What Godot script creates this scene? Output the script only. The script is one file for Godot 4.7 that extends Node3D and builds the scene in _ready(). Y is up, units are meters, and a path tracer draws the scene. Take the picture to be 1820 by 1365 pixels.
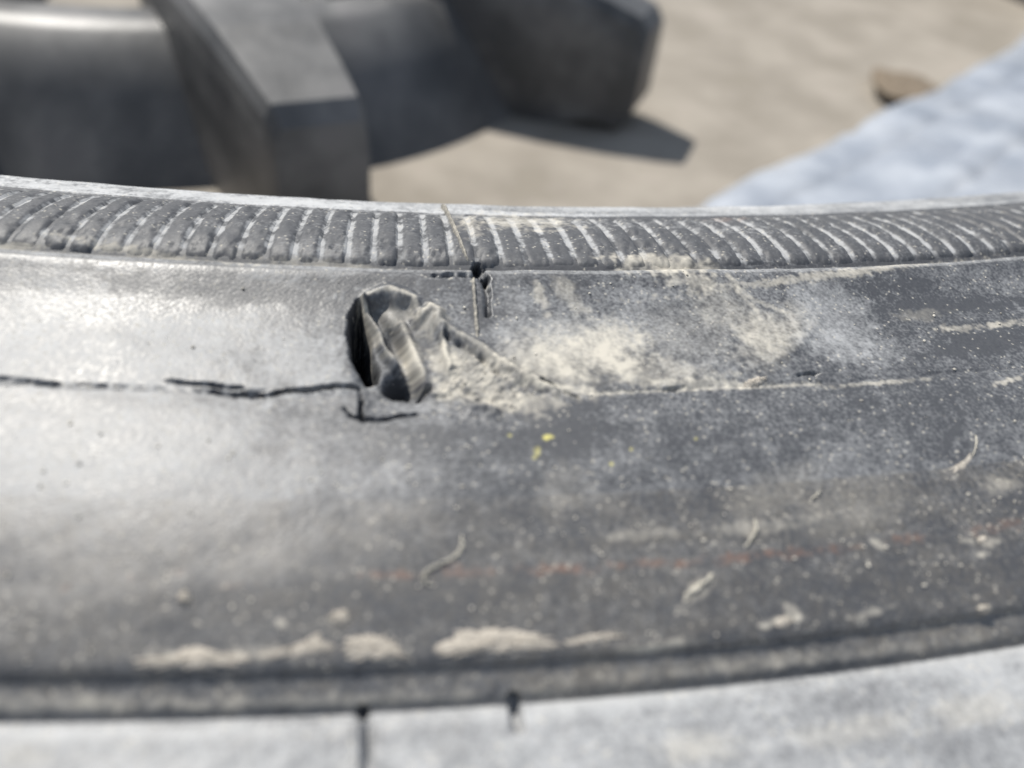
extends Node3D
# A worn tractor tyre lying on its side, seen from a hand's breadth: the upper bead with its chafer ribs, a gouge, dried mud.
# Units are metres; the tyre's upper bead toe is at y = 0, radius R, its axis at (0, *, -R).

const R := 0.35
const FPX := 1400.0                      # focal length in pixels of the 1820 x 1365 photograph
const GROUND := -0.060
const CAM := Vector3(0.00106789, 0.04013515, 0.07173932)
const BX := Vector3(0.98929742, 0.10238516, 0.10396106)
const BY := Vector3(-0.00828071, 0.75073319, -0.66055364)
const BZ := Vector3(-0.14567791, 0.65262313, 0.74354623)

# profile of the bead in millimetres: (outwards from the toe, up)
const PROFILE := [
	[-3.5, -16.0], [-4.6, -7.0], [-4.9, -3.2], [-4.8, -1.9], [-4.45, -1.2], [-3.6, -0.85], [-1.2, -0.2], [-0.25, 0.0], [0.0, 0.0],
	[2.0, 0.75], [5.0, 1.7], [8.5, 2.45], [11.5, 2.7], [13.0, 2.5], [13.6, 2.2], [13.9, 2.15], [14.1, 2.5], [14.5, 2.72], [15.2, 2.7],
	[16.4, 2.30], [18.5, 1.62], [21.0, 1.12], [24.0, 0.72], [27.0, 0.34], [27.5, 0.28], [28.0, 0.26], [31.0, 0.08], [34.0, -0.22], [37.0, -0.66], [40.0, -1.22], [43.0, -1.90], [46.6, -2.9], [47.2, -3.12], [47.45, -3.38],
	[47.62, -3.8], [47.9, -4.05], [48.4, -4.3], [48.95, -4.65], [49.25, -5.1], [49.45, -5.25], [49.62, -5.12], [49.9, -5.02], [51.0, -5.05], [56.0, -5.6], [64.0, -7.4], [76.0, -11.5]]
const A0 := -0.20
const A1 := 0.38
const TW := 2048
const TH := 1024

var pu := PackedFloat32Array()           # profile tables by arc length
var pv := PackedFloat32Array()
var ps := PackedFloat32Array()
var v_table := PackedFloat32Array()       # height and arc length by distance outwards, every 0.02 mm from -5
var s_table := PackedFloat32Array()
var s_end := 0.0
var s_l1 := 0.0
var s_l2 := 0.0
var s_l3 := 0.0
var s_l4 := 0.0
var s_l7 := 0.0
var s_l5 := 0.0
var s_l6 := 0.0
var rng := RandomNumberGenerator.new()
var noise := FastNoiseLite.new()
var fine := FastNoiseLite.new()
var soft := FastNoiseLite.new()
var M := {}
var used := {}
var dust_sheen := PackedFloat32Array()
var earth := PackedFloat32Array()
var clean_shade := PackedFloat32Array()
var rust := PackedFloat32Array()
var yellow := PackedFloat32Array()
var matte := PackedFloat32Array()
var rib_lines := PackedFloat32Array()


func _ready() -> void:
	rng.seed = 7
	camera_and_light()
	noise.seed = 3
	noise.frequency = 1.0
	noise.fractal_octaves = 3
	fine.seed = 11
	fine.frequency = 1.0
	fine.fractal_octaves = 2
	soft.seed = 5
	soft.frequency = 1.0
	soft.fractal_type = FastNoiseLite.FRACTAL_NONE
	make_profile()
	make_materials()
	build_ground()
	var tyre := build_tyre()
	build_pale_tyre()
	build_lug_tyre()
	build_small_things(tyre)


func camera_and_light() -> void:
	var cam := Camera3D.new()
	cam.name = "camera"
	cam.near = 0.004
	cam.far = 60.0
	var lens := CameraAttributesPhysical.new()
	lens.frustum_focal_length = 12.0 / (682.5 / FPX)
	lens.exposure_aperture = lens.frustum_focal_length / 1.75
	lens.frustum_focus_distance = 0.073
	lens.frustum_near = 0.004
	lens.frustum_far = 60.0
	cam.attributes = lens
	cam.transform = Transform3D(Basis(BX, BY, BZ), CAM)
	add_child(cam)
	cam.current = true
	var env := Environment.new()
	env.background_mode = Environment.BG_SKY
	var sky := Sky.new()
	var sm := ProceduralSkyMaterial.new()
	sm.sky_top_color = Color(0.52, 0.58, 0.67)
	sm.sky_horizon_color = Color(0.80, 0.83, 0.86)
	sm.sky_curve = 0.22
	sm.ground_bottom_color = Color(0.38, 0.34, 0.29)
	sm.ground_horizon_color = Color(0.55, 0.52, 0.48)
	sm.sky_energy_multiplier = 1.0
	sky.sky_material = sm
	env.sky = sky
	env.tonemap_mode = Environment.TONE_MAPPER_LINEAR
	env.tonemap_exposure = 1.15
	env.sdfgi_enabled = true
	env.ssao_enabled = true
	env.ssil_enabled = true
	var we := WorldEnvironment.new()
	we.name = "environment"
	we.environment = env
	add_child(we)
	var sun := DirectionalLight3D.new()
	sun.name = "sun"
	sun.light_energy = 1.6
	sun.light_color = Color(1.0, 0.982, 0.95)
	sun.light_angular_distance = 0.5
	sun.shadow_enabled = true
	add_child(sun)
	sun.look_at_from_position(Vector3(-0.35, 0.80, -0.48), Vector3.ZERO, Vector3.UP)


# ---------------------------------------------------------------- the bead's surface

func make_profile() -> void:
	var pts: Array = []
	for i in PROFILE.size() - 1:
		var a := Vector2(PROFILE[i][0], PROFILE[i][1])
		var b := Vector2(PROFILE[i + 1][0], PROFILE[i + 1][1])
		var p0 := Vector2(PROFILE[max(i - 1, 0)][0], PROFILE[max(i - 1, 0)][1])
		var p3 := Vector2(PROFILE[min(i + 2, PROFILE.size() - 1)][0], PROFILE[min(i + 2, PROFILE.size() - 1)][1])
		var n := clampi(int(a.distance_to(b) / 0.2), 2, 40)
		var l := a.distance_to(b)
		# tangents limited by this piece's own length, so that creases stay crisp
		var ta := (b - p0).normalized() * l
		var tb := (p3 - a).normalized() * l
		for k in n:
			var t := float(k) / n
			var t2 := t * t
			var t3 := t2 * t
			pts.append(a * (2 * t3 - 3 * t2 + 1) + ta * (t3 - 2 * t2 + t) + b * (3 * t2 - 2 * t3) + tb * (t3 - t2))
	pts.append(Vector2(PROFILE[-1][0], PROFILE[-1][1]))
	var s := 0.0
	for i in pts.size():
		if i > 0:
			s += pts[i].distance_to(pts[i - 1])
		pu.append(pts[i].x)
		pv.append(pts[i].y)
		ps.append(s)
	s_end = s
	var at_ := 0
	for i in pu.size():
		if pu[i] < pu[at_]:
			at_ = i                          # the profile turns back here; outwards of it every distance has one height
	for k in 4060:
		var u := -5.0 + 0.02 * k
		while at_ < pu.size() - 2 and pu[at_ + 1] < u:
			at_ += 1
		var f := clampf((u - pu[at_]) / maxf(pu[at_ + 1] - pu[at_], 1e-6), 0.0, 1.0)
		v_table.append(lerpf(pv[at_], pv[at_ + 1], f))
		s_table.append(lerpf(ps[at_], ps[at_ + 1], f))
	s_l1 = s_of_u(-4.6)
	s_l2 = s_of_u(0.0)
	s_l3 = s_of_u(14.1)
	s_l4 = s_of_u(27.5)
	s_l7 = s_of_u(38.0)
	s_l5 = s_of_u(47.3)
	s_l6 = s_of_u(49.6)


func s_of_u(u: float) -> float:
	var f := clampf((u + 5.0) / 0.02, 0.0, s_table.size() - 1.001)
	var i := int(f)
	return lerpf(s_table[i], s_table[i + 1], f - i)


func seg_of(s: float) -> int:
	return clampi(ps.bsearch(s) - 1, 0, ps.size() - 2)


func v_of_u(u: float) -> float:
	var f := clampf((u + 5.0) / 0.02, 0.0, v_table.size() - 1.001)
	var i := int(f)
	return lerpf(v_table[i], v_table[i + 1], f - i)


func at(a: float, s: float, h := 0.0) -> Vector3:      # h in millimetres along the normal
	var i := seg_of(s)
	var t := (s - ps[i]) / maxf(ps[i + 1] - ps[i], 1e-6)
	var du := pu[i + 1] - pu[i]
	var dv := pv[i + 1] - pv[i]
	var l := sqrt(du * du + dv * dv)
	var u := pu[i] + du * t - dv / l * h
	var v := pv[i] + dv * t + du / l * h
	var r := R + u * 0.001
	return Vector3(r * sin(a), v * 0.001, -R + r * cos(a))


func normal_at(a: float, s: float) -> Vector3:
	var i := seg_of(s)
	var d := Vector2(pu[i + 1] - pu[i], pv[i + 1] - pv[i]).normalized()
	return Vector3(-d.y * sin(a), d.x, -d.y * cos(a))


func photo(p: Vector3) -> Vector2:
	var q := p - CAM
	var z := -q.dot(BZ)
	return Vector2(910.0 + FPX * q.dot(BX) / z, 682.5 - FPX * q.dot(BY) / z)


func pick(x: float, y: float) -> Vector2:              # where that line of sight meets the bead: (angle, arc length)
	var d := (BX * ((x - 910.0) / FPX) + BY * ((682.5 - y) / FPX) - BZ)
	var t0 := 0.025
	var t1 := t0
	while t1 < 0.13:
		t1 += 0.0015
		if gap(CAM + d * t1) < 0.0:
			break
		t0 = t1
	for k in 22:
		var m := (t0 + t1) * 0.5
		if gap(CAM + d * m) < 0.0:
			t1 = m
		else:
			t0 = m
	var p := CAM + d * t1
	var r := Vector2(p.x, p.z + R).length()
	return Vector2(atan2(p.x, p.z + R), s_of_u((r - R) * 1000.0))


func gap(p: Vector3) -> float:
	var u := (Vector2(p.x, p.z + R).length() - R) * 1000.0
	if u < -4.7:
		return 1.0
	return p.y * 1000.0 - v_of_u(u)


func ground_at(x: float, y: float, h: float) -> Vector3:
	var d := (BX * ((x - 910.0) / FPX) + BY * ((682.5 - y) / FPX) - BZ)
	return CAM + d * ((h - CAM.y) / d.y)


func near_line(p: Vector2, line: Array) -> float:      # distance to a polyline in photograph pixels
	var best := 1e9
	for i in line.size() - 1:
		var a: Vector2 = line[i]
		var b: Vector2 = line[i + 1]
		var ab := b - a
		var t := clampf((p - a).dot(ab) / ab.length_squared(), 0.0, 1.0)
		best = minf(best, p.distance_squared_to(a + ab * t))
	return sqrt(best)


func pts(flat: Array) -> Array:
	var out := []
	for i in range(0, flat.size(), 2):
		out.append(Vector2(flat[i], flat[i + 1]))
	return out


# ---------------------------------------------------------------- relief of the worn bead, in millimetres

var gouge := PackedVector2Array(pts([617, 588, 624, 548, 650, 520, 690, 511, 736, 526, 782, 546, 797, 590, 806, 640, 866, 682, 900, 722, 800, 745, 700, 748, 642, 742, 628, 690, 621, 640]))
var ridges := [
	[pts([645, 534, 668, 580, 704, 640]), 7.0, 1.0], [pts([716, 578, 736, 626, 755, 676]), 12.0, 0.7], [pts([784, 600, 799, 655]), 7.0, 0.4],
	[pts([655, 530, 690, 520, 732, 534, 742, 562]), 11.0, 0.45], [pts([752, 562, 764, 550, 780, 558, 784, 590]), 10.0, 0.5],
	[pts([796, 585, 850, 616, 920, 664, 985, 697]), 9.0, 0.45], [pts([800, 690, 830, 720, 880, 735]), 9.0, 0.3]]
var dips := [
	[pts([300, 678, 360, 683, 430, 690]), 2.4, 0.6], [pts([430, 699, 470, 702, 520, 694, 580, 690, 640, 686]), 3.4, 3.0], [pts([380, 696, 450, 704]), 3.0, 1.0],
	[pts([637, 688, 643, 712, 642, 742]), 2.8, 1.6], [pts([612, 726, 622, 740, 642, 746]), 1.8, 0.8], [pts([642, 746, 690, 744, 738, 734]), 3.2, 1.6],
	[pts([725, 690, 762, 684]), 5.0, 1.8], [pts([792, 598, 850, 634, 895, 672]), 4.0, 0.5], [pts([960, 680, 1000, 694, 1030, 706]), 3.0, 0.5],
	[pts([-60, 672, 0, 674, 50, 679]), 4.0, 0.25], [pts([65, 680, 100, 684]), 4.0, 0.3], [pts([150, 684, 190, 686]), 3.0, 0.2],
	[pts([1180, 692, 1215, 690]), 3.0, 0.2], [pts([1418, 668, 1440, 663, 1450, 666]), 3.0, 0.3], 
	[pts([862, 492, 868, 560]), 5.0, 0.7], [pts([772, 489, 852, 490]), 4.0, 0.6], [pts([848, 480, 862, 496]), 9.0, 1.3]]


func relief(a: float, s: float) -> float:
	var x := a * R * 1000.0
	var h := 0.10 * noise.get_noise_2d(x * 0.07, s * 0.09) + 0.012 * noise.get_noise_2d(x * 0.55 + 40.0, s * 0.4)
	if s > s_l3 + 0.6:
		h += 0.004 * fine.get_noise_2d(x * 2.3, s * 1.7)
	if s > s_l3 - 2.0 and s < s_l4 + 6.0:
		var p := photo(at(a, s))
		# parting line
		var w := 1.6 * noise.get_noise_2d(x * 0.35, 77.0)
		var dl := absf(s - s_l4 - 0.14 * w)
		h -= 0.16 * smoothstep(0.28, 0.05, dl) * (0.55 + 0.9 * noise.get_noise_2d(x * 0.8, 12.0))
		if p.x > -60.0 and p.x < 1060.0 or p.x > 1100.0 and p.x < 1800.0:
			var jit := Vector2(soft.get_noise_2d(x * 0.4, s * 0.4), soft.get_noise_2d(x * 0.4 + 50.0, s * 0.4)) * 3.5
			var q := p + jit
			if p.x > 590.0 and p.x < 1010.0 and p.y > 480.0 and p.y < 790.0:
				h -= gouge_depth(q, x, s)
			for d in dips:
				var line: Array = d[0]
				if p.x > line[0].x - 16.0 and p.x < line[-1].x + 16.0 and absf(p.y - line[0].y) < 110.0:
					q = p + jit * 0.6
					h -= d[2] * clampf(0.75 + 0.9 * soft.get_noise_2d(x * 0.9, s * 0.3 + 7.0), 0.1, 1.3) * smoothstep(d[1] * 1.15, d[1] * 0.6, near_line(q, line))
		# the smeared pad right of the seam, its lower right edge a low step
		if p.x > 1180.0 and p.x < 1520.0:
			var e := Vector2((p.x - 1170.0) / 285.0, (p.y - 560.0) / 128.0).length()
			h += 0.13 * smoothstep(1.04, 0.96, e)
		elif p.x > 880.0 and p.x <= 1180.0:
			h += 0.13 * smoothstep(0.0, 1.0, clampf((p.x - 880.0) / 60.0, 0, 1)) * smoothstep(690.0, 670.0, p.y)
	elif s > s_l5 - 0.3 and s < s_end:
		var p := photo(at(a, s))
		if absf(p.x - 645.0) < 60.0:
			h -= 1.3 * smoothstep(13.0, 5.0, p.distance_to(Vector2(645, 1266)))
			h -= 0.5 * smoothstep(9.0, 3.0, near_line(p, pts([656, 1280, 652, 1420])))
			h += 0.45 * smoothstep(10.0, 4.0, near_line(p, pts([636, 1292, 634, 1420])))
		elif absf(p.x - 920.0) < 40.0:
			h -= 0.9 * smoothstep(12.0, 5.0, near_line(p, pts([912, 1240, 922, 1290])))
		h += 0.05 * noise.get_noise_2d(x * 0.5, s * 0.5 + 30.0)
	return h


var slit := PackedVector2Array(pts([615, 592, 620, 556, 632, 530, 641, 536, 652, 568, 664, 604, 678, 640, 674, 664, 650, 674, 632, 658, 622, 630]))


func inside(q: Vector2, poly: PackedVector2Array) -> float:      # how deep inside the outline, in pixels; 0 outside
	if not Geometry2D.is_point_in_polygon(q, poly):
		return 0.0
	var edge := 1e9
	for i in poly.size():
		var c := Geometry2D.get_closest_point_to_segment(q, poly[i], poly[(i + 1) % poly.size()])
		edge = minf(edge, q.distance_squared_to(c))
	return sqrt(edge)


func gouge_depth(q: Vector2, x: float, s: float) -> float:
	var d := 0.0
	var e := inside(q, gouge)
	if e > 0.0:
		var t := clampf((q.x - 640.0) / 160.0, 0.0, 1.0)
		d = lerpf(1.5, 0.25, t)
		d = lerpf(d, 0.4, smoothstep(675.0, 698.0, q.y))
		d *= smoothstep(0.0, 34.0, e)
		d += 4.0 * exp(-q.distance_squared_to(Vector2(707, 672)) / 330.0) + 1.6 * exp(-q.distance_squared_to(Vector2(738, 688)) / 260.0)
		d += 0.9 * exp(-pow((q.x - 702.0 - (q.y - 600.0) * 0.55) / 13.0, 2.0)) * smoothstep(540.0, 590.0, q.y) * smoothstep(700.0, 660.0, q.y)
	d += 9.0 * smoothstep(0.0, 13.0, inside(q, slit))
	for r in ridges:
		d -= r[2] * smoothstep(r[1] * 1.6, r[1] * 0.1, near_line(q, r[0]))
	d -= 0.5 * exp(-q.distance_squared_to(Vector2(695, 556)) / 900.0) + 0.7 * exp(-q.distance_squared_to(Vector2(764, 572)) / 420.0)
	# crumbled rubber and dirt below and right of the hole
	var c := smoothstep(150.0, 60.0, (q - Vector2(850, 690)).length() + absf(q.y - 690.0) * 0.8)
	d -= c * (0.22 * fine.get_noise_2d(x * 1.0, s * 1.0) + 0.10 * fine.get_noise_2d(x * 2.6 + 9.0, s * 2.4))
	return d


# ---------------------------------------------------------------- materials

func make_materials() -> void:
	M.rubber = rubber_material()
	M.plain = grainy(Color(0.075, 0.077, 0.082), Color(0.17, 0.165, 0.155), 25.0, 0.55, 0.25)
	M.pale = grainy(Color(0.25, 0.275, 0.32), Color(0.42, 0.445, 0.485), 4.0, 0.34, 0.06)
	M.mud = grainy(Color(0.33, 0.295, 0.25), Color(0.52, 0.475, 0.41), 420.0, 0.95, 1.0)
	M.crumb = grainy(Color(0.42, 0.395, 0.34), Color(0.62, 0.59, 0.51), 420.0, 0.95, 1.0)
	M.lug = grainy(Color(0.055, 0.055, 0.056), Color(0.15, 0.147, 0.142), 5.0, 0.46, 0.1)
	M.ground = grainy(Color(0.235, 0.209, 0.174), Color(0.315, 0.283, 0.24), 3.0, 0.95, 0.08)
	M.brown_stain = grainy(Color(0.13, 0.10, 0.07), Color(0.22, 0.175, 0.125), 40.0, 0.9, 0.6)
	M.grit = StandardMaterial3D.new()
	M.grit.roughness = 0.8
	M.grit.vertex_color_use_as_albedo = true
	M.flash = grainy(Color(0.14, 0.135, 0.125), Color(0.42, 0.39, 0.33), 300.0, 0.9, 0.6)
	M.paint = StandardMaterial3D.new()
	M.paint.albedo_color = Color(0.62, 0.55, 0.10).linear_to_srgb()
	M.paint.roughness = 0.6


func grainy(lo: Color, hi: Color, scale: float, rough: float, bump: float) -> StandardMaterial3D:
	var m := StandardMaterial3D.new()
	var n := FastNoiseLite.new()
	n.seed = rng.randi()
	n.frequency = 0.012
	n.fractal_octaves = 6
	n.fractal_gain = 0.62
	var g := Gradient.new()
	g.set_color(0, lo.linear_to_srgb())
	g.set_color(1, hi.linear_to_srgb())
	g.set_offset(0, 0.28)
	g.set_offset(1, 0.72)
	var t := NoiseTexture2D.new()
	t.width = 512
	t.height = 512
	t.seamless = true
	t.noise = n
	t.color_ramp = g
	m.albedo_texture = t
	var b := NoiseTexture2D.new()
	b.width = 512
	b.height = 512
	b.seamless = true
	b.as_normal_map = true
	b.bump_strength = 6.0
	b.noise = n
	m.normal_enabled = true
	m.normal_texture = b
	m.normal_scale = bump
	m.roughness = rough
	m.uv1_triplanar = true
	m.uv1_world_triplanar = true
	m.uv1_scale = Vector3.ONE * scale
	return m


func noise_map(freq: float, octaves: int, seed_: int, w: int, h: int, kind := FastNoiseLite.TYPE_SIMPLEX_SMOOTH) -> PackedByteArray:
	var n := FastNoiseLite.new()
	n.noise_type = kind
	n.seed = seed_
	n.frequency = freq
	n.fractal_octaves = octaves
	n.fractal_gain = 0.6
	var im := n.get_image(w, h)
	im.convert(Image.FORMAT_L8)
	if w != TW or h != TH:
		im.resize(TW, TH, Image.INTERPOLATE_CUBIC)
	return im.get_data()


func texel(p: Vector2) -> Vector2:
	return Vector2((p.x - A0) / (A1 - A0) * TW, p.y / s_end * TH)


func blot(map: PackedFloat32Array, x: float, y: float, rx: float, ry: float, turn: float, amount: float, rough := 0.5, seed_ := 0) -> PackedFloat32Array:
	# an uneven patch, placed and shaped as it lies in the photograph
	var c := texel(pick(x, y))
	var ex := (texel(pick(x + 6, y)) - texel(pick(x - 6, y))) / 12.0
	var ey := (texel(pick(x, y + 6)) - texel(pick(x, y - 6))) / 12.0
	var det := ex.x * ey.y - ex.y * ey.x
	var reach := 1.6 * maxf(rx, ry)
	var half := Vector2(absf(ex.x) + absf(ey.x), absf(ex.y) + absf(ey.y)) * reach
	var cs := cos(turn)
	var sn := sin(turn)
	var k := 2.2 / maxf(minf(rx, ry), 6.0)
	for j in range(maxi(0, int(c.y - half.y)), mini(TH, int(c.y + half.y))):
		for i in range(maxi(0, int(c.x - half.x)), mini(TW, int(c.x + half.x))):
			var d := Vector2(i, j) - c
			var px := (d.x * ey.y - d.y * ey.x) / det
			var py := (ex.x * d.y - ex.y * d.x) / det
			var lx := (px * cs + py * sn) / rx
			var ly := (-px * sn + py * cs) / ry
			var r := sqrt(lx * lx + ly * ly)
			if r > 1.6:
				continue
			r += rough * (0.8 * noise.get_noise_2d(i * k * 0.34 + seed_ * 31.0, j * k * 0.34) + 0.5 * fine.get_noise_2d(i * 0.11, j * 0.09))
			if r < 1.0:
				map[j * TW + i] += amount * smoothstep(1.0, 0.25, r)
	return map


func streak(map: PackedFloat32Array, line: Array, width: float, amount: float, rough := 0.5) -> PackedFloat32Array:
	for i in line.size() - 1:
		var n := maxi(1, int(line[i].distance_to(line[i + 1]) / (width * 1.1)))
		for k in n:
			var p: Vector2 = line[i].lerp(line[i + 1], float(k) / n)
			map = blot(map, p.x, p.y, width * rng.randf_range(0.9, 1.5), width, rng.randf_range(-0.4, 0.4), amount * rng.randf_range(0.6, 1.1), rough, k)
	return map


func make_rib_lines() -> void:
	var a := -0.0335
	while a > A0 - 0.01:
		a -= 0.0063
	while a < -0.0335 + 0.0001:
		rib_lines.append(a)
		a += 0.0063
	for k in range(1, 16):
		rib_lines.append(lerpf(-0.0335, 0.0653, k / 16.0))
	a = 0.0653
	while a < A1 + 0.01:
		rib_lines.append(a)
		a += 0.0066


func rubber_material() -> StandardMaterial3D:
	make_rib_lines()
	var n := TW * TH
	for m in [dust_sheen, earth, clean_shade, rust, yellow, matte]:
		m.resize(n)
	var big := noise_map(0.006, 4, 21, TW, TH)
	var mid := noise_map(0.035, 4, 22, TW, TH)
	var small := noise_map(0.24, 2, 23, TW, TH)
	var long := noise_map(0.09, 3, 24, TW, 300, FastNoiseLite.TYPE_PERLIN)          # fine scratches that run across the bead
	var round_ := noise_map(0.05, 4, 25, 160, TH, FastNoiseLite.TYPE_PERLIN)        # smears that run round the bead
	var grain := noise_map(0.75, 1, 27, TW, TH, FastNoiseLite.TYPE_VALUE)
	var speck := noise_map(0.11, 1, 26, TW, TH, FastNoiseLite.TYPE_CELLULAR)

	# where dirt lies, and where sheen and shade are painted, copied from the photograph
	for b in [[1055, 630, 150, 75, 0.05, 0.55], [1085, 615, 95, 55, 0.0, 0.45], [1370, 600, 105, 60, -0.5, 0.55], [1310, 560, 100, 50, 0.5, 0.25], [1220, 600, 150, 90, 0.0, 0.12], [1180, 480, 120, 16, 0.05, 0.8], [1230, 500, 60, 24, 0.3, 0.5], [960, 650, 110, 60, 0.4, 0.35],
			[1010, 520, 60, 22, 0.9, 0.35], [960, 530, 14, 50, -0.35, 0.6], [1150, 660, 180, 30, 0, 0.4], [1240, 680, 110, 12, 0, 0.5],
			[850, 660, 90, 60, 0.6, 0.5], [800, 700, 50, 40, 0, 0.55], [880, 700, 80, 34, 0.4, 0.45], [940, 715, 80, 30, 0.1, 0.45],
			[700, 550, 55, 34, 0.1, 0.3], [765, 575, 34, 40, 0, 0.5], [740, 635, 34, 56, -0.35, 0.28], [790, 650, 30, 60, -0.3, 0.5],
			[0, 438, 110, 10, 0.05, 0.7], [300, 460, 220, 5, 0.07, 0.6], [600, 474, 170, 5, 0.04, 0.35], [1500, 484, 320, 5, -0.06, 0.55], [930, 394, 120, 16, 0.05, 0.5], [830, 400, 40, 18, 0.4, 0.4],
			[1330, 683, 30, 7, -0.15, 0.9], [1560, 680, 120, 6, -0.08, 0.5], [1790, 676, 40, 7, -0.3, 0.7], [1000, 690, 110, 9, 0.1, 0.5],
			[1780, 575, 60, 8, -0.15, 0.6], [1700, 583, 50, 8, 0, 0.5], [1640, 560, 60, 14, 0, 0.25],
			[1500, 905, 150, 60, -0.3, 0.16], [1380, 870, 120, 50, -0.5, 0.14], [1770, 860, 50, 26, 0.3, 0.45], [1350, 935, 140, 18, -0.1, 0.25], [1140, 950, 120, 14, -0.06, 0.25], [1000, 860, 60, 60, 0, 0.12],
			[600, 1100, 26, 16, 0, 0.8], [330, 1063, 16, 14, 0, 0.6], [500, 1105, 12, 8, 0, 0.6], [430, 1160, 200, 22, -0.05, 0.3], [1160, 1150, 110, 12, -0.1, 0.5], [1390, 1105, 44, 12, -0.15, 0.7], [1400, 1080, 26, 16, 0.4, 0.35], [1540, 1090, 60, 9, -0.3, 0.5],
			[1230, 1055, 20, 50, 0.75, 0.4], [1750, 960, 40, 12, 0, 0.5], [1560, 965, 18, 12, 0.3, 0.6], [1740, 985, 14, 8, 0, 0.8],
			[600, 1245, 520, 18, -0.03, 0.38], [1400, 1175, 500, 16, -0.1, 0.30], [60, 1250, 300, 22, 0, 0.3],
			[1230, 1330, 90, 50, 0, 0.5], [1500, 1300, 200, 30, -0.2, 0.25], [1720, 1260, 120, 40, -0.2, 0.3], [40, 1340, 60, 30, 0, 0.3]]:
		earth = blot(earth, b[0], b[1], b[2], b[3], b[4], b[5], 0.45 if b[2] > 60 and b[3] > 40 else 0.75, int(b[0]))
	for l in [[pts([641, 536, 668, 586, 700, 636]), 7.0, 0.7], [pts([716, 578, 736, 626, 755, 676]), 8.0, 0.7], [pts([784, 600, 799, 655]), 6.0, 0.5], [pts([652, 524, 690, 515, 735, 530, 744, 562]), 6.0, 0.5], [pts([752, 556, 765, 545, 784, 558]), 6.0, 0.5],
			[pts([796, 585, 850, 616, 920, 664, 985, 697]), 7.0, 0.5], [pts([1290, 490, 1330, 530, 1400, 560]), 6.0, 0.35], [pts([1300, 510, 1350, 560]), 5.0, 0.3], [pts([1030, 700, 1100, 695, 1300, 688, 1460, 682]), 6.0, 0.35]]:
		earth = streak(earth, l[0], l[1], l[2])
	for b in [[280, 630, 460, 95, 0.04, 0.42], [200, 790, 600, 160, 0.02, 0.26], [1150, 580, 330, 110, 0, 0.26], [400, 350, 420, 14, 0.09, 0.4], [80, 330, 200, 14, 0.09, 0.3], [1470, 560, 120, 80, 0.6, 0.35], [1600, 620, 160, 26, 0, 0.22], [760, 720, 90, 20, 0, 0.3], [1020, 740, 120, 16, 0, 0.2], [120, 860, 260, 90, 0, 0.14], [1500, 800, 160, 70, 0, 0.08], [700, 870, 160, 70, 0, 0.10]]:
		dust_sheen = blot(dust_sheen, b[0], b[1], b[2], b[3], b[4], b[5], 0.9, int(b[1]))  # pale film; on the left flank and toe it also paints the highlight
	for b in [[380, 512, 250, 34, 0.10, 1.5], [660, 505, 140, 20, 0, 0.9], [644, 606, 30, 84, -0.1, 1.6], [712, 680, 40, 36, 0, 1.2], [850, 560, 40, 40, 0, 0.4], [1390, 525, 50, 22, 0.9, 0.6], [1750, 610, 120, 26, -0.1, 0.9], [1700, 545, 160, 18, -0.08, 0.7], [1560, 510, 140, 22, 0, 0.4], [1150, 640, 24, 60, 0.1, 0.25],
			[760, 775, 110, 20, 0.05, 0.8], [470, 795, 60, 16, 0, 0.5], [1010, 760, 120, 50, 0, 0.6], [960, 905, 26, 6, 0, 0.8], [1690, 770, 10, 46, 0.5, 0.9], [1710, 810, 20, 34, 0.4, 0.3], [1800, 840, 40, 40, 0, 0.5], [860, 1050, 500, 50, 0, 0.3], [1700, 1030, 200, 50, -0.1, 0.2], [1480, 948, 180, 10, -0.1, 0.5], [1100, 962, 200, 10, -0.05, 0.5]]:
		clean_shade = blot(clean_shade, b[0], b[1], b[2], b[3], b[4], b[5], 0.9, int(b[1]))  # bare rubber; slit, pit and strip under the ledge also darkened as painted shade
	for b in [[690, 1020, 70, 9, 0, 0.8], [830, 1015, 70, 16, 0, 0.9], [980, 1012, 110, 12, -0.02, 0.9], [1150, 1000, 120, 10, -0.05, 0.7], [1320, 990, 130, 12, -0.1, 1.0], [1440, 980, 120, 12, -0.1, 1.0], [1620, 955, 40, 14, -0.1, 0.9], [1770, 935, 60, 16, -0.2, 0.5], [0, 1010, 40, 12, 0, 0.5], [115, 1045, 12, 10, 0, 0.8], [320, 1018, 8, 8, 0, 0.8], [420, 1040, 60, 10, 0, 0.35], [232, 1025, 7, 7, 0, 0.7], [1290, 392, 60, 5, 0, 0.4]]:
		rust = blot(rust, b[0], b[1], b[2], b[3], b[4], b[5], 0.8, int(b[0]))
	for b in [[971, 776, 12, 8, 0, 1.0], [953, 800, 9, 12, 0.3, 0.45], [905, 773, 6, 5, 0, 0.5], [1085, 824, 6, 6, 0, 0.9], [948, 812, 5, 5, 0, 0.6], [1120, 798, 4, 4, 0, 0.6], [1235, 780, 4, 4, 0, 0.5]]:
		yellow = blot(yellow, b[0], b[1], b[2], b[3], b[4], b[5], 0.5, 5)

	for b in [[730, 640, 160, 130, 0.2, 1.0], [860, 690, 160, 70, 0.3, 0.8]]:      # torn, unpolished rubber
		matte = blot(matte, b[0], b[1], b[2], b[3], b[4], b[5], 0.4, 3)
	# a row's share of pale dirt; toe and sidewall rows include painted sheen
	var hold := PackedFloat32Array()
	var run := PackedFloat32Array()
	var smear := PackedFloat32Array()
	var whiteness := PackedFloat32Array()
	var grip := PackedFloat32Array()
	var dull := PackedFloat32Array()
	var soil := PackedFloat32Array()
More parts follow.
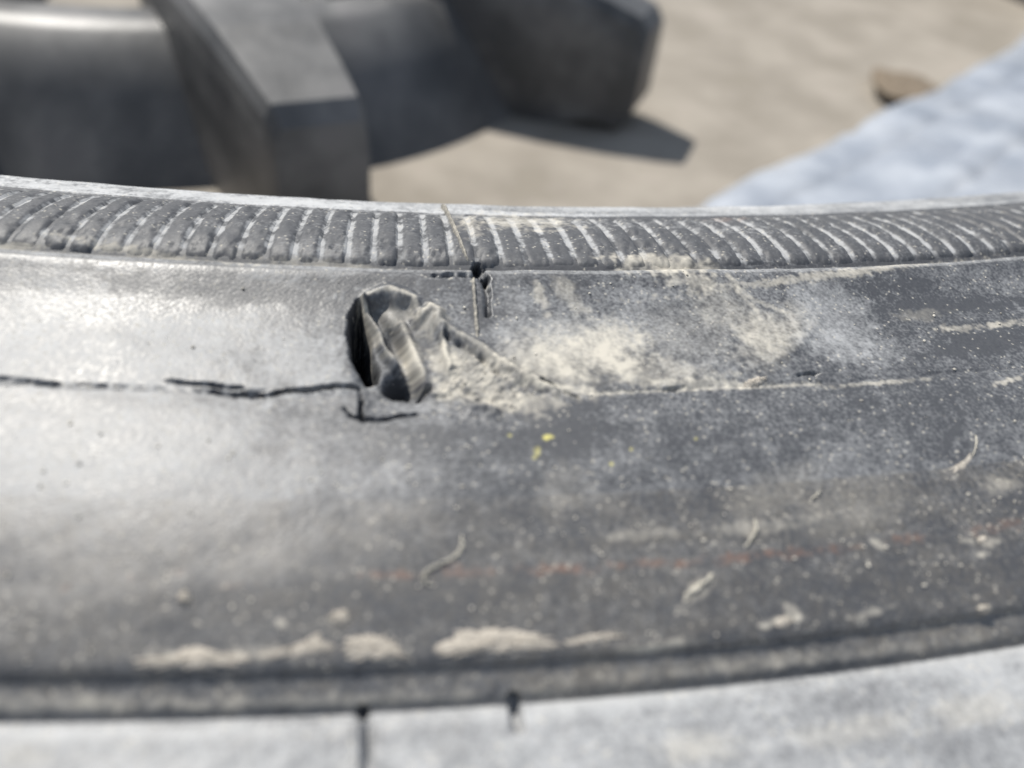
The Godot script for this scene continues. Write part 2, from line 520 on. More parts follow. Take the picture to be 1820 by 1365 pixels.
	for j in TH:
		var s := (j + 0.5) / TH * s_end
		var w := 0.30
		if s < s_l2 - 0.3: w = 0.72
		elif s < s_l3 - 0.6: w = 0.08
		elif s < s_l3 + 0.9: w = 0.58
		elif s < s_l4: w = 0.27
		elif s < s_l7: w = 0.25
		elif s < s_l5: w = 0.20
		elif s < s_l6 - 0.25: w = 0.38
		elif s < s_l6 + 0.8: w = 0.95
		else: w = 0.85
		hold.append(w)
		smear.append(0.9 if s < s_l2 else 0.5 if s > s_l6 else 0.25)
		soil.append(0.5 if s > s_l7 - 1.0 and s < s_l5 else 0.75 if s >= s_l5 and s < s_l6 - 0.3 else 0.0)
		dull.append(0.56 if s > s_l2 - 0.3 and s < s_l3 + 1.0 else 0.40)
		grip.append(0.12 if s > s_l6 - 0.2 or s < s_l2 else 0.20)
		whiteness.append(1.18 if s > s_l6 - 0.2 else 1.4 if s < s_l2 else 1.0)  # extra white on toe and sidewall, their sheen put into the albedo
		run.append(s)
	var lut := PackedByteArray()
	for i in 1025:
		lut.append(int(clampf(Color(i / 1024.0, 0, 0).linear_to_srgb().r, 0, 1) * 255.0 + 0.5))
	var rgb := PackedByteArray()
	rgb.resize(n * 3)
	var rough := PackedByteArray()
	rough.resize(n)
	var high := PackedByteArray()
	high.resize(n)
	# grooves between the ribs hold pale dirt
	var groove := PackedFloat32Array()
	groove.resize(TW)
	for i in TW:
		var a := A0 + (i + 0.5) / TW * (A1 - A0)
		var k := rib_lines.bsearch(a)
		var d := 1.0
		for q in [k - 1, k]:
			if q >= 0 and q < rib_lines.size():
				d = minf(d, absf(a - rib_lines[q]))
		groove[i] = smoothstep(0.0012, 0.0005, d)
	for j in TH:
		var s := run[j]
		var in_ribs := 1.15 * smoothstep(s_l2 + 0.3, s_l2 + 1.5, s) * smoothstep(s_l3 - 0.9, s_l3 - 3.0, s)
		for i in TW:
			var o := j * TW + i
			var nb := big[o] / 255.0
			var nm := mid[o] / 255.0
			var ns := small[o] / 255.0
			var nl := long[o] / 255.0
			var gr := grain[o] / 255.0
			var w := hold[j] + 0.30 * (nb - 0.5) + 0.24 * (nm - 0.5) + 0.40 * (ns - 0.5) + 0.46 * (gr - 0.5) + grip[j] * (nl - 0.5) + smear[j] * (round_[o] / 255.0 - 0.5)
			w += dust_sheen[o] + in_ribs * groove[i] * clampf(0.75 + 2.4 * (nm - 0.5) + 1.6 * (nb - 0.5), 0.05, 1.2) - clean_shade[o] * 0.62
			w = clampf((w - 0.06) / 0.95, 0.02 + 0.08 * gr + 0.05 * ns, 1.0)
			var e := earth[o]
			if e > 0.0:
				e = clampf(e * (0.72 + 0.45 * (ns - 0.45) + 0.7 * (nm - 0.45) + 0.7 * (nl - 0.5)), 0.0, 0.88)
			if speck[o] < 26 and nm > 0.52:
				e = maxf(e, 0.55)
			var t := clampf(rust[o] * (0.22 + 2.2 * (nm - 0.42) + 1.2 * (ns - 0.42)), 0.0, 0.75)
			var film := whiteness[j] * (0.66 + (0.12 + grip[j] * 1.1) * nm + 0.20 * ns + 0.5 * grip[j] * (nl - 0.5) + 0.20 * nb)
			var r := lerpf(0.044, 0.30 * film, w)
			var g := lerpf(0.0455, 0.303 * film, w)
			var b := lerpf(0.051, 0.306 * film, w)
			if soil[j] > 0.0:                # brownish dirt ground into the lower flank and the groove
				var q := soil[j] * clampf(0.5 + 1.1 * (nm - 0.5) + 1.3 * (ns - 0.5) + 0.8 * (nb - 0.5), 0.0, 1.0)
				r = lerpf(r, 0.135, q)
				g = lerpf(g, 0.120, q)
				b = lerpf(b, 0.098, q)
			r = lerpf(r, 0.17, t)
			g = lerpf(g, 0.105, t)
			b = lerpf(b, 0.082, t)
			r = lerpf(r, 0.57, e)
			g = lerpf(g, 0.53, e)
			b = lerpf(b, 0.45, e)
			if yellow[o] > 0.02:
				var y := clampf(yellow[o] * (0.3 + 1.4 * ns), 0.0, 0.9)
				r = lerpf(r, 0.60, y)
				g = lerpf(g, 0.54, y)
				b = lerpf(b, 0.16, y)
			rgb[o * 3] = lut[int(r * 1024.0)]
			rgb[o * 3 + 1] = lut[int(g * 1024.0)]
			rgb[o * 3 + 2] = lut[int(b * 1024.0)]
			rough[o] = int(255.0 * clampf(dull[j] + 0.34 * minf(matte[o], 1.0) + 0.18 * w + 0.08 * minf(clean_shade[o], 1.0) + 0.40 * e + 0.10 * (ns - 0.5), 0.2, 1.0))
			high[o] = int(clampf(110.0 + 70.0 * (ns - 0.5) + 60.0 * (gr - 0.5) + 40.0 * (nl - 0.5) + 60.0 * e, 0.0, 255.0))
	var m := StandardMaterial3D.new()
	m.albedo_texture = ImageTexture.create_from_image(Image.create_from_data(TW, TH, false, Image.FORMAT_RGB8, rgb))
	m.roughness = 1.0
	m.roughness_texture = ImageTexture.create_from_image(Image.create_from_data(TW, TH, false, Image.FORMAT_L8, rough))
	m.roughness_texture_channel = BaseMaterial3D.TEXTURE_CHANNEL_RED
	var bump := Image.create_from_data(TW, TH, false, Image.FORMAT_L8, high)
	bump.convert(Image.FORMAT_RGBA8)
	bump.bump_map_to_normal_map(0.42)
	m.normal_enabled = true
	m.normal_texture = ImageTexture.create_from_image(bump)
	m.normal_scale = 1.0
	m.texture_repeat = false
	return m


# ---------------------------------------------------------------- nodes

func numbered(called: String) -> String:
	used[called] = used.get(called, -1) + 1
	return called if used[called] == 0 else "%s_%03d" % [called, used[called]]


func thing(called: String, label: String, category: String, where: Vector3, group := "") -> Node3D:
	var o := Node3D.new()
	o.name = numbered(called)
	add_child(o)
	o.position = where
	o.set_meta("label", label)
	o.set_meta("category", category)
	if group:
		o.set_meta("group", group)
	return o


func part(called: String, mesh: Mesh, material: Material, parent: Node3D, from := Vector3.ZERO) -> MeshInstance3D:
	var o := MeshInstance3D.new()
	o.name = called
	o.mesh = mesh
	o.material_override = material
	parent.add_child(o, true)
	o.position = -from
	return o


func grid_mesh(pos: PackedVector3Array, nor: PackedVector3Array, uv: PackedVector2Array, cols: int, r0: int, r1: int) -> ArrayMesh:
	var rows := r1 - r0 + 1
	var idx := PackedInt32Array()
	idx.resize((rows - 1) * (cols - 1) * 6)
	var k := 0
	for j in rows - 1:
		for i in cols - 1:
			var o := j * cols + i
			idx[k] = o
			idx[k + 1] = o + 1
			idx[k + 2] = o + cols
			idx[k + 3] = o + 1
			idx[k + 4] = o + cols + 1
			idx[k + 5] = o + cols
			k += 6
	var arr := []
	arr.resize(Mesh.ARRAY_MAX)
	arr[Mesh.ARRAY_VERTEX] = pos.slice(r0 * cols, (r1 + 1) * cols)
	arr[Mesh.ARRAY_NORMAL] = nor.slice(r0 * cols, (r1 + 1) * cols)
	if uv.size():
		arr[Mesh.ARRAY_TEX_UV] = uv.slice(r0 * cols, (r1 + 1) * cols)
	arr[Mesh.ARRAY_INDEX] = idx
	var m := ArrayMesh.new()
	m.add_surface_from_arrays(Mesh.PRIMITIVE_TRIANGLES, arr)
	return m


func grid_normals(pos: PackedVector3Array, cols: int, rows: int) -> PackedVector3Array:
	var nor := PackedVector3Array()
	nor.resize(pos.size())
	for j in rows:
		var ja := maxi(j - 1, 0) * cols
		var jb := mini(j + 1, rows - 1) * cols
		for i in cols:
			var du := pos[j * cols + mini(i + 1, cols - 1)] - pos[j * cols + maxi(i - 1, 0)]
			var dv := pos[jb + i] - pos[ja + i]
			nor[j * cols + i] = dv.cross(du).normalized()
	return nor


# ---------------------------------------------------------------- the ground

func build_ground() -> void:
	var n := 120
	var pos := PackedVector3Array()
	for j in n:
		for i in n:
			var f := Vector2(i - (n - 1) * 0.5, j - (n - 1) * 0.5) / ((n - 1) * 0.5)
			var x := f.x * absf(f.x) * 6.0
			var z := f.y * absf(f.y) * 6.0 - 0.4
			pos.append(Vector3(x, GROUND - 0.002 + 0.001 * noise.get_noise_2d(x * 3.0, z * 3.0) - 0.001, z))
	var o := part("ground", grid_mesh(pos, grid_normals(pos, n, n), PackedVector2Array(), n, 0, n - 1), M.ground, self)
	o.set_meta("kind", "structure")
	o.set_meta("label", "sunlit beige dirt ground seen through the tyre's hole")


# ---------------------------------------------------------------- the tyre

func build_tyre() -> Node3D:
	var base := Vector3(0, GROUND, -R)
	var t := thing("tractor_tyre", "worn dusty black tyre lying flat, gouged ribbed bead in sharp focus", "tyre", base)
	var al := PackedFloat32Array()
	var a := A0
	while a < A1:
		al.append(a)
		a += 0.0004 if a > -0.03 and a < 0.075 else 0.0007
	al.append(A1)
	var sl := PackedFloat32Array()
	var cut := {}
	var marks := [[0.0, s_l1 - 2.0, 1.2, ""], [s_l1 - 2.0, s_l2, 0.25, "bead_toe"], [s_l2, s_l3 - 0.25, 0.3, "ribbed_band"], [s_l3 - 0.25, s_l4, 0.13, "bead_flank"], [s_l4, s_l4 + 6.0, 0.14, ""], [s_l4 + 6.0, s_l5, 0.24, "lower_flank"], [s_l5, s_l6 - 0.2, 0.11, "rim_groove"], [s_l6 - 0.2, s_l6 + 8.0, 0.25, ""], [s_l6 + 8.0, s_end, 0.8, "sidewall"]]
	var first := 0
	var slices := []
	for m in marks:
		var k := maxi(1, int(ceil((m[1] - m[0]) / m[2])))
		for i in k:
			sl.append(m[0] + (m[1] - m[0]) * i / k)
		if m[3]:
			slices.append([m[3], first, sl.size()])
			first = sl.size()
	sl.append(s_end)
	var cols := al.size()
	var rows := sl.size()
	var pos := PackedVector3Array()
	var uv := PackedVector2Array()
	pos.resize(cols * rows)
	uv.resize(cols * rows)
	for j in rows:
		var s := sl[j]
		for i in cols:
			var h := relief(al[i], s)
			# let the relief die out where the coarse ring goes on
			h *= clampf(minf(al[i] - A0, A1 - al[i]) / 0.02, 0, 1)
			pos[j * cols + i] = at(al[i], s, h)
			# in the torn places the skin follows the depth too, so that its grain is not drawn out
			var deep := maxf(-h - 0.3, 0.0)
			uv[j * cols + i] = Vector2((al[i] - A0) / (A1 - A0) + deep * 0.4 / 203.0, (s + deep * 0.35) / s_end)
	var nor := grid_normals(pos, cols, rows)
	var bands := {}
	for b in slices:
		bands[b[0]] = part(b[0], grid_mesh(pos, nor, uv, cols, b[1], mini(b[2], rows - 1)), M.rubber, t, base)
	bands.rim_groove.set_meta("label", "dirty groove between flank and pale sidewall")
	bands.sidewall.set_meta("label", "pale grey dusty sidewall")
	build_ribs(bands.ribbed_band)

	# the rest of the ring, outside the close-up
	var prof := PackedVector2Array()
	for i in range(0, ps.size(), 3):
		prof.append(Vector2(pu[i], pv[i]))
	prof.append(Vector2(pu[-1], pv[-1]))
	var n := 240
	pos = PackedVector3Array()
	for p in prof:
		for i in n + 1:
			var q := lerpf(A1, A0 + TAU, float(i) / n)
			var r := R + p.x * 0.001
			pos.append(Vector3(r * sin(q), p.y * 0.001, -R + r * cos(q)))
	part("bead_ring", grid_mesh(pos, grid_normals(pos, n + 1, prof.size()), PackedVector2Array(), n + 1, 0, prof.size() - 1), M.plain, t, base)

	# carcass: the walls and the lower bead, which this view looks past
	var outer := [[0.426, -0.0115], [0.452, -0.015], [0.468, -0.0194], [0.474, -0.0299], [0.470, -0.0405], [0.452, -0.0484], [0.425, -0.0519], [0.395, -0.0510], [0.372, -0.0475], [0.362, -0.0449]]
	var lower := [[0.362, -0.0449], [0.358, -0.0431], [0.357, -0.0405], [0.360, -0.0387], [0.37, -0.0378], [0.39, -0.0396], [0.41, -0.0414]]
	var inner := [[0.41, -0.0414], [0.435, -0.0431], [0.452, -0.0396], [0.460, -0.0308], [0.452, -0.0211], [0.42, -0.0176], [0.38, -0.0158], [0.3465, -0.016]]
	for q in [["tread", outer, M.plain], ["lower_bead", lower, M.plain], ["inner_liner", inner, M.plain]]:
		pos = PackedVector3Array()
		for p in q[1]:
			for i in 301:
				var ang := TAU * i / 300.0
				pos.append(Vector3(p[0] * sin(ang), p[1], -R + p[0] * cos(ang)))
		part(q[0], grid_mesh(pos, grid_normals(pos, 301, q[1].size()), PackedVector2Array(), 301, 0, q[1].size() - 1), q[2], t, base)
	return t


# ---------------------------------------------------------------- the big pale tyre underneath, its hole slumped out of round

func build_pale_tyre() -> void:
	var hole := []
	for p in [[1190, 362], [1300, 313], [1430, 256], [1560, 195], [1690, 130], [1820, 55]]:
		var g := ground_at(p[0], p[1], -0.051)
		hole.append(Vector2(g.x, g.z))
	for p in [[0.62, -0.66], [0.66, -0.95], [0.45, -1.25], [0.05, -1.36], [-0.38, -1.25], [-0.66, -0.9], [-0.70, -0.5], [-0.56, -0.15], [-0.32, -0.02], [-0.10, -0.04]]:
		hole.append(Vector2(p[0], p[1]) * 0.60)
	var c := Curve2D.new()
	for i in hole.size() + 1:
		var p: Vector2 = hole[i % hole.size()]
		var d: Vector2 = (hole[(i + 1) % hole.size()] - hole[(i - 1 + hole.size()) % hole.size()]) / 6.0
		c.add_point(p, -d, d)
	c.bake_interval = 0.005
	var n := 900
	var line := PackedVector2Array()
	for i in n + 1:
		line.append(c.sample_baked(c.get_baked_length() * (i % n) / n))
	var t := thing("pale_tyre", "pale blue grey dusty tyre under the gouged bead, edge running across the dirt", "tyre", Vector3(0, GROUND, -0.42))
	var sect := {"bead": [[0.010, -0.0800], [0.002, -0.0670], [0.0, -0.0565], [0.002, -0.0522], [0.007, -0.0500], [0.016, -0.0496], [0.0175, -0.0513], [0.019, -0.0496], [0.034, -0.0487]],
		"upper_sidewall": [[0.034, -0.0487], [0.0355, -0.0469], [0.042, -0.0466], [0.0435, -0.0487], [0.07, -0.0465], [0.10, -0.0456], [0.15, -0.0456], [0.20, -0.0487]],
		"tread": [[0.20, -0.0487], [0.225, -0.0609], [0.23, -0.0757], [0.225, -0.0904], [0.20, -0.1009], [0.10, -0.1017], [0.025, -0.0931], [0.010, -0.0800]]}
	var folds := [ground_at(1515, 222, -0.051), ground_at(1225, 345, -0.051), ground_at(1700, 120, -0.051)]
	for q in sect:
		var pos := PackedVector3Array()
		for p in sect[q]:
			for i in n + 1:
				var d := (line[(i + 4) % n] - line[(i - 4 + n) % n]).normalized()
				var out := Vector2(-d.y, d.x)
				var w: Vector2 = line[i % n] + out * p[0]
				var lump := 0.003 * noise.get_noise_2d(w.x * 14.0, w.y * 14.0) + 0.001 * noise.get_noise_2d(w.x * 45.0, w.y * 45.0)
				for f in folds:                      # creases across its wall
					var to: Vector2 = line[i % n] - Vector2(f.x, f.z)
					if to.length() < 0.06:
						lump -= 0.0035 * exp(-pow(to.dot(d) / 0.0045, 2.0))
				pos.append(Vector3(w.x, p[1] + lump * (0.8 if p[1] > -0.09 else 0.0), w.y))
		part(q, grid_mesh(pos, grid_normals(pos, n + 1, sect[q].size()), PackedVector2Array(), n + 1, 0, sect[q].size() - 1), M.pale, t, t.position)


func build_ribs(band: Node3D) -> void:
	for k in rib_lines.size() - 1:
		var a0 := rib_lines[k]
		var a1 := rib_lines[k + 1]
		var mid := (a0 + a1) * 0.5
		if mid < A0 + 0.004 or mid > A1 - 0.004:
			continue
		var x := photo(at(mid, s_l2 + 5.0)).x
		var worn := smoothstep(830.0, 900.0, x) * smoothstep(1090.0, 960.0, x)
		var tall := (0.28 + rng.randf_range(-0.05, 0.05)) * (1.0 - 0.6 * worn)
		var lean := rng.randf_range(-0.00025, 0.00025)
		var wide := (a1 - a0) * (0.45 + rng.randf_range(-0.02, 0.02))
		var top := s_l2 + 0.5 + rng.randf_range(0.0, 0.35)
		var end := s_l3 - 0.65 - rng.randf_range(0.0, 0.3)
		var nl := 26
		var nw := 10
		var pos := PackedVector3Array()
		var uv := PackedVector2Array()
		for j in nl + 1:
			var f := float(j) / nl
			var s := lerpf(top, end, f)
			# rounded ends, height a little uneven along the rib
			var cap := sqrt(clampf(1.0 - pow(absf(f * 2.0 - 1.0), 9.0 if f < 0.5 else 5.0), 0.0, 1.0))
			for i in nw + 1:
				var g := float(i) / nw * 2.0 - 1.0
				var q := mid + lean * (f - 0.5) + wide * g * (0.93 + 0.07 * cap)
				var h := tall * cap * pow(clampf(1.0 - pow(absf(g - 0.12 * (1.0 - g * g)), 4.0), 0.0, 1.0), 0.8)
				h *= clampf(1.0 + 0.55 * noise.get_noise_2d(q * 350.0 * 0.35, s * 0.3), 0.45, 1.3)
				h += 0.02 * fine.get_noise_2d(q * 350.0 * 3.0, s * 2.0) - 0.5 * tall * smoothstep(0.28, 0.5, fine.get_noise_2d(q * 350.0 * 0.8 + 70.0, s * 0.7))
				pos.append(at(q, s, -0.12 + h + (0.0 if cap < 0.05 else 0.12) + relief(q, s)))
				uv.append(Vector2((q - A0) / (A1 - A0), s / s_end))
		part("rib", grid_mesh(pos, grid_normals(pos, nw + 1, nl + 1), uv, nw + 1, 0, nl), M.rubber, band)


# ---------------------------------------------------------------- the lugged tyre inside the hole

func build_lug_tyre() -> void:
	var c := Vector3(-0.085, -0.127, -0.265)
	var t := thing("lugged_tyre", "small dark tyre with chunky tread lugs sunk in the dirt", "tyre", c)
	var sect := [[0.045, 0.030], [0.044, 0.060], [0.048, 0.070], [0.056, 0.074], [0.108, 0.093], [0.120, 0.091], [0.129, 0.080], [0.140, 0.064], [0.152, 0.048], [0.154, 0.030], [0.150, 0.016], [0.135, 0.004], [0.11, 0.0], [0.06, 0.004], [0.045, 0.03]]
	var pos := PackedVector3Array()
	for p in sect:
		for i in 121:
			var q := TAU * i / 120.0
			pos.append(Vector3(p[0] * sin(q), p[1], p[0] * cos(q)))
	part("carcass", grid_mesh(pos, grid_normals(pos, 121, sect.size()), PackedVector2Array(), 121, 0, sect.size() - 1), M.lug, t)
	var spots := []
	for k in 9:
		spots.append([0.37 + k * 0.70, 0])
	t.scale = Vector3.ONE * 1.05
	for s in spots:
		part("lug", lug_mesh(s[0], s[1]), M.lug, t)


func lug_mesh(a: float, low: int) -> ArrayMesh:
	# a bar of rubber over the shoulder: inner end narrow, outer end wide and square
	var st := SurfaceTool.new()
	st.begin(Mesh.PRIMITIVE_TRIANGLES)
	var sec := [[0.080, 0.100, 0.19, 0.02], [0.105, 0.104, 0.15, 0.04], [0.130, 0.104, 0.115, 0.046], [0.150, 0.102, 0.09, 0.042], [0.166, 0.098, 0.072, 0.034], [0.175, 0.095, 0.062, 0.032], [0.178, 0.091, 0.056, 0.022]]
	if low:
		sec = [[0.130, 0.070, 0.07], [0.148, 0.070, 0.065], [0.158, 0.067, 0.06], [0.164, 0.062, 0.055]]
	var rows := []
	for i in sec.size():
		var p: Array = sec[i]
		var r: float = p[0]
		var w: float = p[2]
		var y: float = p[1]
		var lean: float = (r - 0.15) * (0.55 if low == 0 else -1.2)
		var yb: float = y - p[3] if low == 0 else y - 0.02
		var ring := []
		for q in [[-1.0, yb], [-1.0, y - 0.008], [-0.95, y - 0.003], [-0.82, y], [0.82, y], [0.95, y - 0.003], [1.0, y - 0.008], [1.0, yb]]:
			var ang: float = a + lean + q[0] * w
			ring.append(Vector3(r * sin(ang), q[1], r * cos(ang)))
		rows.append(ring)
	st.set_smooth_group(-1)
	for i in rows.size() - 1:
		for k in 8:
			var k2 := (k + 1) % 8
			tri(st, rows[i][k], rows[i][k2], rows[i + 1][k])
			tri(st, rows[i][k2], rows[i + 1][k2], rows[i + 1][k])
	for k in range(1, 7):
		tri(st, rows[0][0], rows[0][k + 1], rows[0][k])
		tri(st, rows[-1][0], rows[-1][k], rows[-1][k + 1])
	st.generate_normals()
	return st.commit()


func tri(st: SurfaceTool, a: Vector3, b: Vector3, c: Vector3) -> void:
	st.add_vertex(a)
	st.add_vertex(b)
	st.add_vertex(c)


# ---------------------------------------------------------------- mud, fibres, grit

func strip_mesh(line: Array, wide: float, tall: float, uneven: float) -> ArrayMesh:
	# a raised thread of matter lying on the bead along a line of the photograph
	var dense := []
	for i in line.size() - 1:
		for k in 8:
			dense.append(line[i].lerp(line[i + 1], k / 8.0))
	dense.append(line[-1])
	var where := []
	for p in dense:
		where.append(pick(p.x, p.y))
	var nw := 8
	var pos := PackedVector3Array()
	var uv := PackedVector2Array()
	for j in where.size():
		var w: Vector2 = where[j]
		var d: Vector2 = where[mini(j + 1, where.size() - 1)] - where[maxi(j - 1, 0)]
		d = Vector2(d.x * 370.0, d.y).normalized()
		var side := Vector2(-d.y, d.x)
		var f := float(j) / (where.size() - 1)
		var cap := sqrt(clampf(1.0 - pow(absf(f * 2.0 - 1.0), 6.0), 0, 1))
		for i in nw + 1:
			var g := float(i) / nw * 2.0 - 1.0
			var m := 1.0 + uneven * noise.get_noise_2d(j * 0.9 + line[0].x, g)
			var q := w + Vector2(side.x / 370.0, side.y) * (g * wide * m * (0.3 + 0.7 * cap))
			var s := clampf(q.y, 0.0, s_end - 0.01)
			pos.append(at(q.x, s, relief(q.x, s) - 0.06 + (tall + 0.06) * cap * m * sqrt(clampf(1.0 - g * g, 0, 1))))
			uv.append(Vector2((q.x - A0) / (A1 - A0), s / s_end))
	return grid_mesh(pos, grid_normals(pos, nw + 1, where.size()), uv, nw + 1, 0, where.size() - 1)


func clod_mesh(outline: Array, tall: float, seed_: int) -> ArrayMesh:
	# a crust of dried mud with an uneven edge, following the rubber under it
	var c := Vector2.ZERO
	for p in outline:
		c += p / outline.size()
	var n := 72
	var rings := 12
	tall *= 0.62
	var pos := PackedVector3Array()
	for j in rings + 1:
		var f := 1.0 - float(j) / rings
		for i in n + 1:
			var t := float(i % n) / n * outline.size()
			var e: Vector2 = outline[int(t)].lerp(outline[(int(t) + 1) % outline.size()], t - int(t))
			e = c + (e - c) * (1.0 + 0.42 * noise.get_noise_2d(cos(TAU * i / n) * 4.0 + seed_ * 9.0, sin(TAU * i / n) * 4.0) + 0.16 * fine.get_noise_2d((i % n) * 0.9, seed_))
			var p := c + (e - c) * f
			var w := pick(p.x, p.y)
			var x := w.x * 370.0
			var h := tall * pow(clampf(1.0 - f * f, 0, 1), 0.45) * (0.75 + 0.5 * noise.get_noise_2d(x * 0.7, w.y * 0.7 + seed_))
			h += 0.30 * tall * fine.get_noise_2d(x * 3.2, w.y * 3.2) * (1.0 - f * f)
			pos.append(at(w.x, w.y, relief(w.x, w.y) - 0.05 + h))
	return grid_mesh(pos, grid_normals(pos, n + 1, rings + 1), PackedVector2Array(), n + 1, 0, rings)


func lay(o: MeshInstance3D, label: String, category: String, group := "") -> void:
	o.set_meta("label", label)
	o.set_meta("category", category)
	if group:
		o.set_meta("group", group)


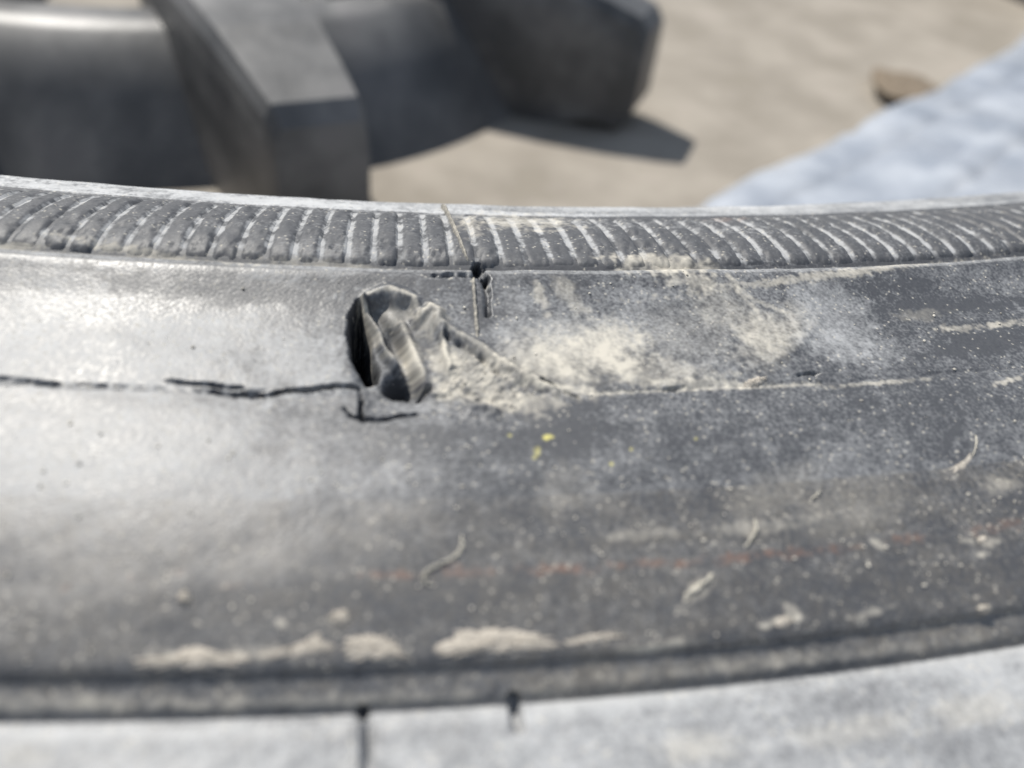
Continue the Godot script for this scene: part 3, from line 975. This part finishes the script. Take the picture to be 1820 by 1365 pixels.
func build_small_things(tyre: Node3D) -> void:
	var base := tyre.position
	# mould flash left by the seam, standing proud of the bead
	for l in [[[784, 368, 791, 374, 798, 388, 812, 420, 833, 470], 0.19, 0.55], [[841, 488, 843, 520, 846, 560, 849, 602], 0.17, 0.24], [[330, 331, 336, 333], 0.18, 0.8]]:
		var o := part("mould_flash", strip_mesh(pts(l[0]), l[1], l[2], 0.4), M.flash, tyre, base)
		o.set_meta("label", "thin raised seam line")
	var crusts := [
		[[238, 1182, 250, 1168, 300, 1168, 330, 1150, 345, 1152, 400, 1160, 436, 1158, 445, 1172, 420, 1184, 340, 1190, 280, 1190], 0.45, "long dried mud crust along the edge of the rim groove"],
		[[440, 1160, 500, 1154, 540, 1140, 560, 1128, 576, 1140, 600, 1146, 596, 1158, 540, 1166, 470, 1170], 0.4, "thin lumpy dried mud crust beside the rim groove"],
		[[608, 1158, 616, 1138, 645, 1126, 680, 1130, 705, 1146, 728, 1166, 690, 1172, 630, 1174], 0.55, "small domed dried mud patch above the rim groove"],
		[[772, 1164, 790, 1142, 820, 1124, 850, 1118, 920, 1120, 970, 1130, 1010, 1146, 985, 1152, 900, 1160, 820, 1168], 0.5, "widest domed dried mud patch above the rim groove"],
		[[1000, 1140, 1040, 1130, 1100, 1122, 1112, 1132, 1060, 1142, 1010, 1148], 0.3, "thin mud sliver tapering off the widest mud patch"],
		[[1372, 1108, 1385, 1098, 1402, 1096, 1412, 1104, 1400, 1114, 1382, 1116], 0.4, "mud crumb on the flank edge by a ring-shaped stain"],
		[[1736, 1082, 1744, 1075, 1756, 1076, 1762, 1084, 1752, 1091, 1740, 1090], 0.7, "round white pebble of mud on the rim groove edge"],
		[[580, 1098, 596, 1086, 612, 1084, 626, 1094, 624, 1108, 600, 1112], 0.6, "knobbly cream mud crumb above the thin crust"],
		[[316, 1058, 326, 1050, 338, 1052, 342, 1066, 332, 1074, 318, 1070], 0.7, "orange tinted mud pellet on the blurred dark flank"],
		[[1684, 834, 1700, 826, 1716, 816, 1728, 800, 1728, 818, 1714, 834, 1694, 840], 0.22, "crescent of cream mud in an oval scuff"],
		[[1318, 682, 1340, 672, 1360, 668, 1364, 676, 1346, 686, 1326, 688], 0.5, "cream mud flake on the parting line"],
		[[1735, 957, 1748, 951, 1758, 955, 1754, 964, 1740, 966], 0.4, "cream mud crumb beside a rusty stain"]]
	for k in crusts.size():
		lay(part(numbered("mud_crust"), clod_mesh(pts(crusts[k][0]), crusts[k][1], k), M.mud, self), crusts[k][2], "dried mud", "mud crusts on the bead")
	for l in [[[819, 950, 822, 966, 816, 986, 796, 998, 778, 1004, 760, 1014, 752, 1026, 756, 1036, 768, 1043], 0.12, 0.16, "curled mud thread shaped like a hook on the flank"],
			[[1342, 922, 1344, 940, 1336, 958, 1322, 974], 0.10, 0.16, "thin pale wiggly fibre on the flank"],
			[[1266, 1018, 1258, 1034, 1243, 1042, 1224, 1056, 1216, 1070], 0.15, 0.16, "chunky mud streak leaning across the lower flank"],
			[[1460, 872, 1450, 882, 1440, 890], 0.08, 0.12, "short pale fibre in a dusty patch"],
			[[1733, 772, 1735, 786, 1733, 800, 1727, 814], 0.05, 0.09, "hair-thin pale arc beside the crescent of mud"]]:
		lay(part(numbered("mud_thread"), strip_mesh(pts(l[0]), l[1], l[2], 1.5), M.crumb, self), l[3], "mud thread", "mud threads on the bead")
	# loose grit: too many and too small to tell apart
	var gm := SphereMesh.new()
	gm.radius = 1.0
	gm.height = 1.6
	gm.radial_segments = 7
	gm.rings = 4
	var mm := MultiMesh.new()
	mm.transform_format = MultiMesh.TRANSFORM_3D
	mm.use_colors = true
	mm.mesh = gm
	var spots := []
	for k in 2600:
		var a := rng.randf_range(A0 + 0.01, A1 - 0.01)
		var s := rng.randf_range(s_l3 + 0.5, s_l6 - 0.5)
		if rng.randf() < 0.55:
			s = rng.randf_range(s_l7 - 6.0, s_l5 - 0.2)
		if rng.randf() < 0.08:
			s = s_l4 + rng.randf_range(-0.5, 0.5)
		if noise.get_noise_2d(a * 120.0, s * 0.12 + 20.0) < 0.06 and rng.randf() < 0.85:
			continue
		spots.append([a, s, 0.000035 + 0.00012 * pow(rng.randf(), 3.5)])
	for k in 70:
		var q := pick(rng.randf_range(1690, 1830), rng.randf_range(820, 960))
		spots.append([q.x, q.y, 0.00003 + 0.00008 * pow(rng.randf(), 3.0)])
	for k in 60:
		var q := pick(rng.randf_range(780, 960), rng.randf_range(630, 740))
		spots.append([q.x, q.y, 0.00004 + 0.00010 * pow(rng.randf(), 2.0)])
	mm.instance_count = spots.size()
	for k in spots.size():
		var p: Array = spots[k]
		var n := normal_at(p[0], p[1])
		var b := Basis(Vector3(rng.randf(), rng.randf(), rng.randf()).normalized(), rng.randf() * TAU)
		b = b.scaled(Vector3(rng.randf_range(0.7, 1.3), rng.randf_range(0.6, 1.0), rng.randf_range(0.7, 1.3)) * p[2])
		mm.set_instance_transform(k, Transform3D(b, at(p[0], p[1], relief(p[0], p[1])) + n * p[2] * 0.3))
		var v := rng.randf_range(0.28, 0.62)
		mm.set_instance_color(k, Color(v, v * 0.94, v * 0.82))
	var g := MultiMeshInstance3D.new()
	g.name = "grit"
	g.multimesh = mm
	g.material_override = M.grit
	add_child(g)
	g.set_meta("kind", "stuff")
	g.set_meta("label", "fine pale grit scattered over the bead")
	g.set_meta("category", "grit")
	# a brown dirt stain on the ground, added as a flattened lump
	var brown := ground_at(1612, 165, GROUND)
	var st := SurfaceTool.new()
	var sp := SphereMesh.new()
	sp.radius = 0.5
	sp.height = 1.0
	sp.radial_segments = 24
	sp.rings = 12
	var arr := sp.get_mesh_arrays()
	var vs: PackedVector3Array = arr[Mesh.ARRAY_VERTEX]
	for i in vs.size():
		vs[i] *= 1.0 + 0.35 * noise.get_noise_3dv(vs[i] * 2.4)
	arr[Mesh.ARRAY_VERTEX] = vs
	var am := ArrayMesh.new()
	am.add_surface_from_arrays(Mesh.PRIMITIVE_TRIANGLES, arr)
	st.create_from(am, 0)
	st.generate_normals()
	var so := part(numbered("brown_stain"), st.commit(), M.brown_stain, self)
	so.position = brown + Vector3(0, 0.002, 0)
	so.scale = Vector3(0.027, 0.004, 0.04)
	lay(so, "flat brown stain of darker dirt on the beige ground beside the pale tyre", "brown_stain")
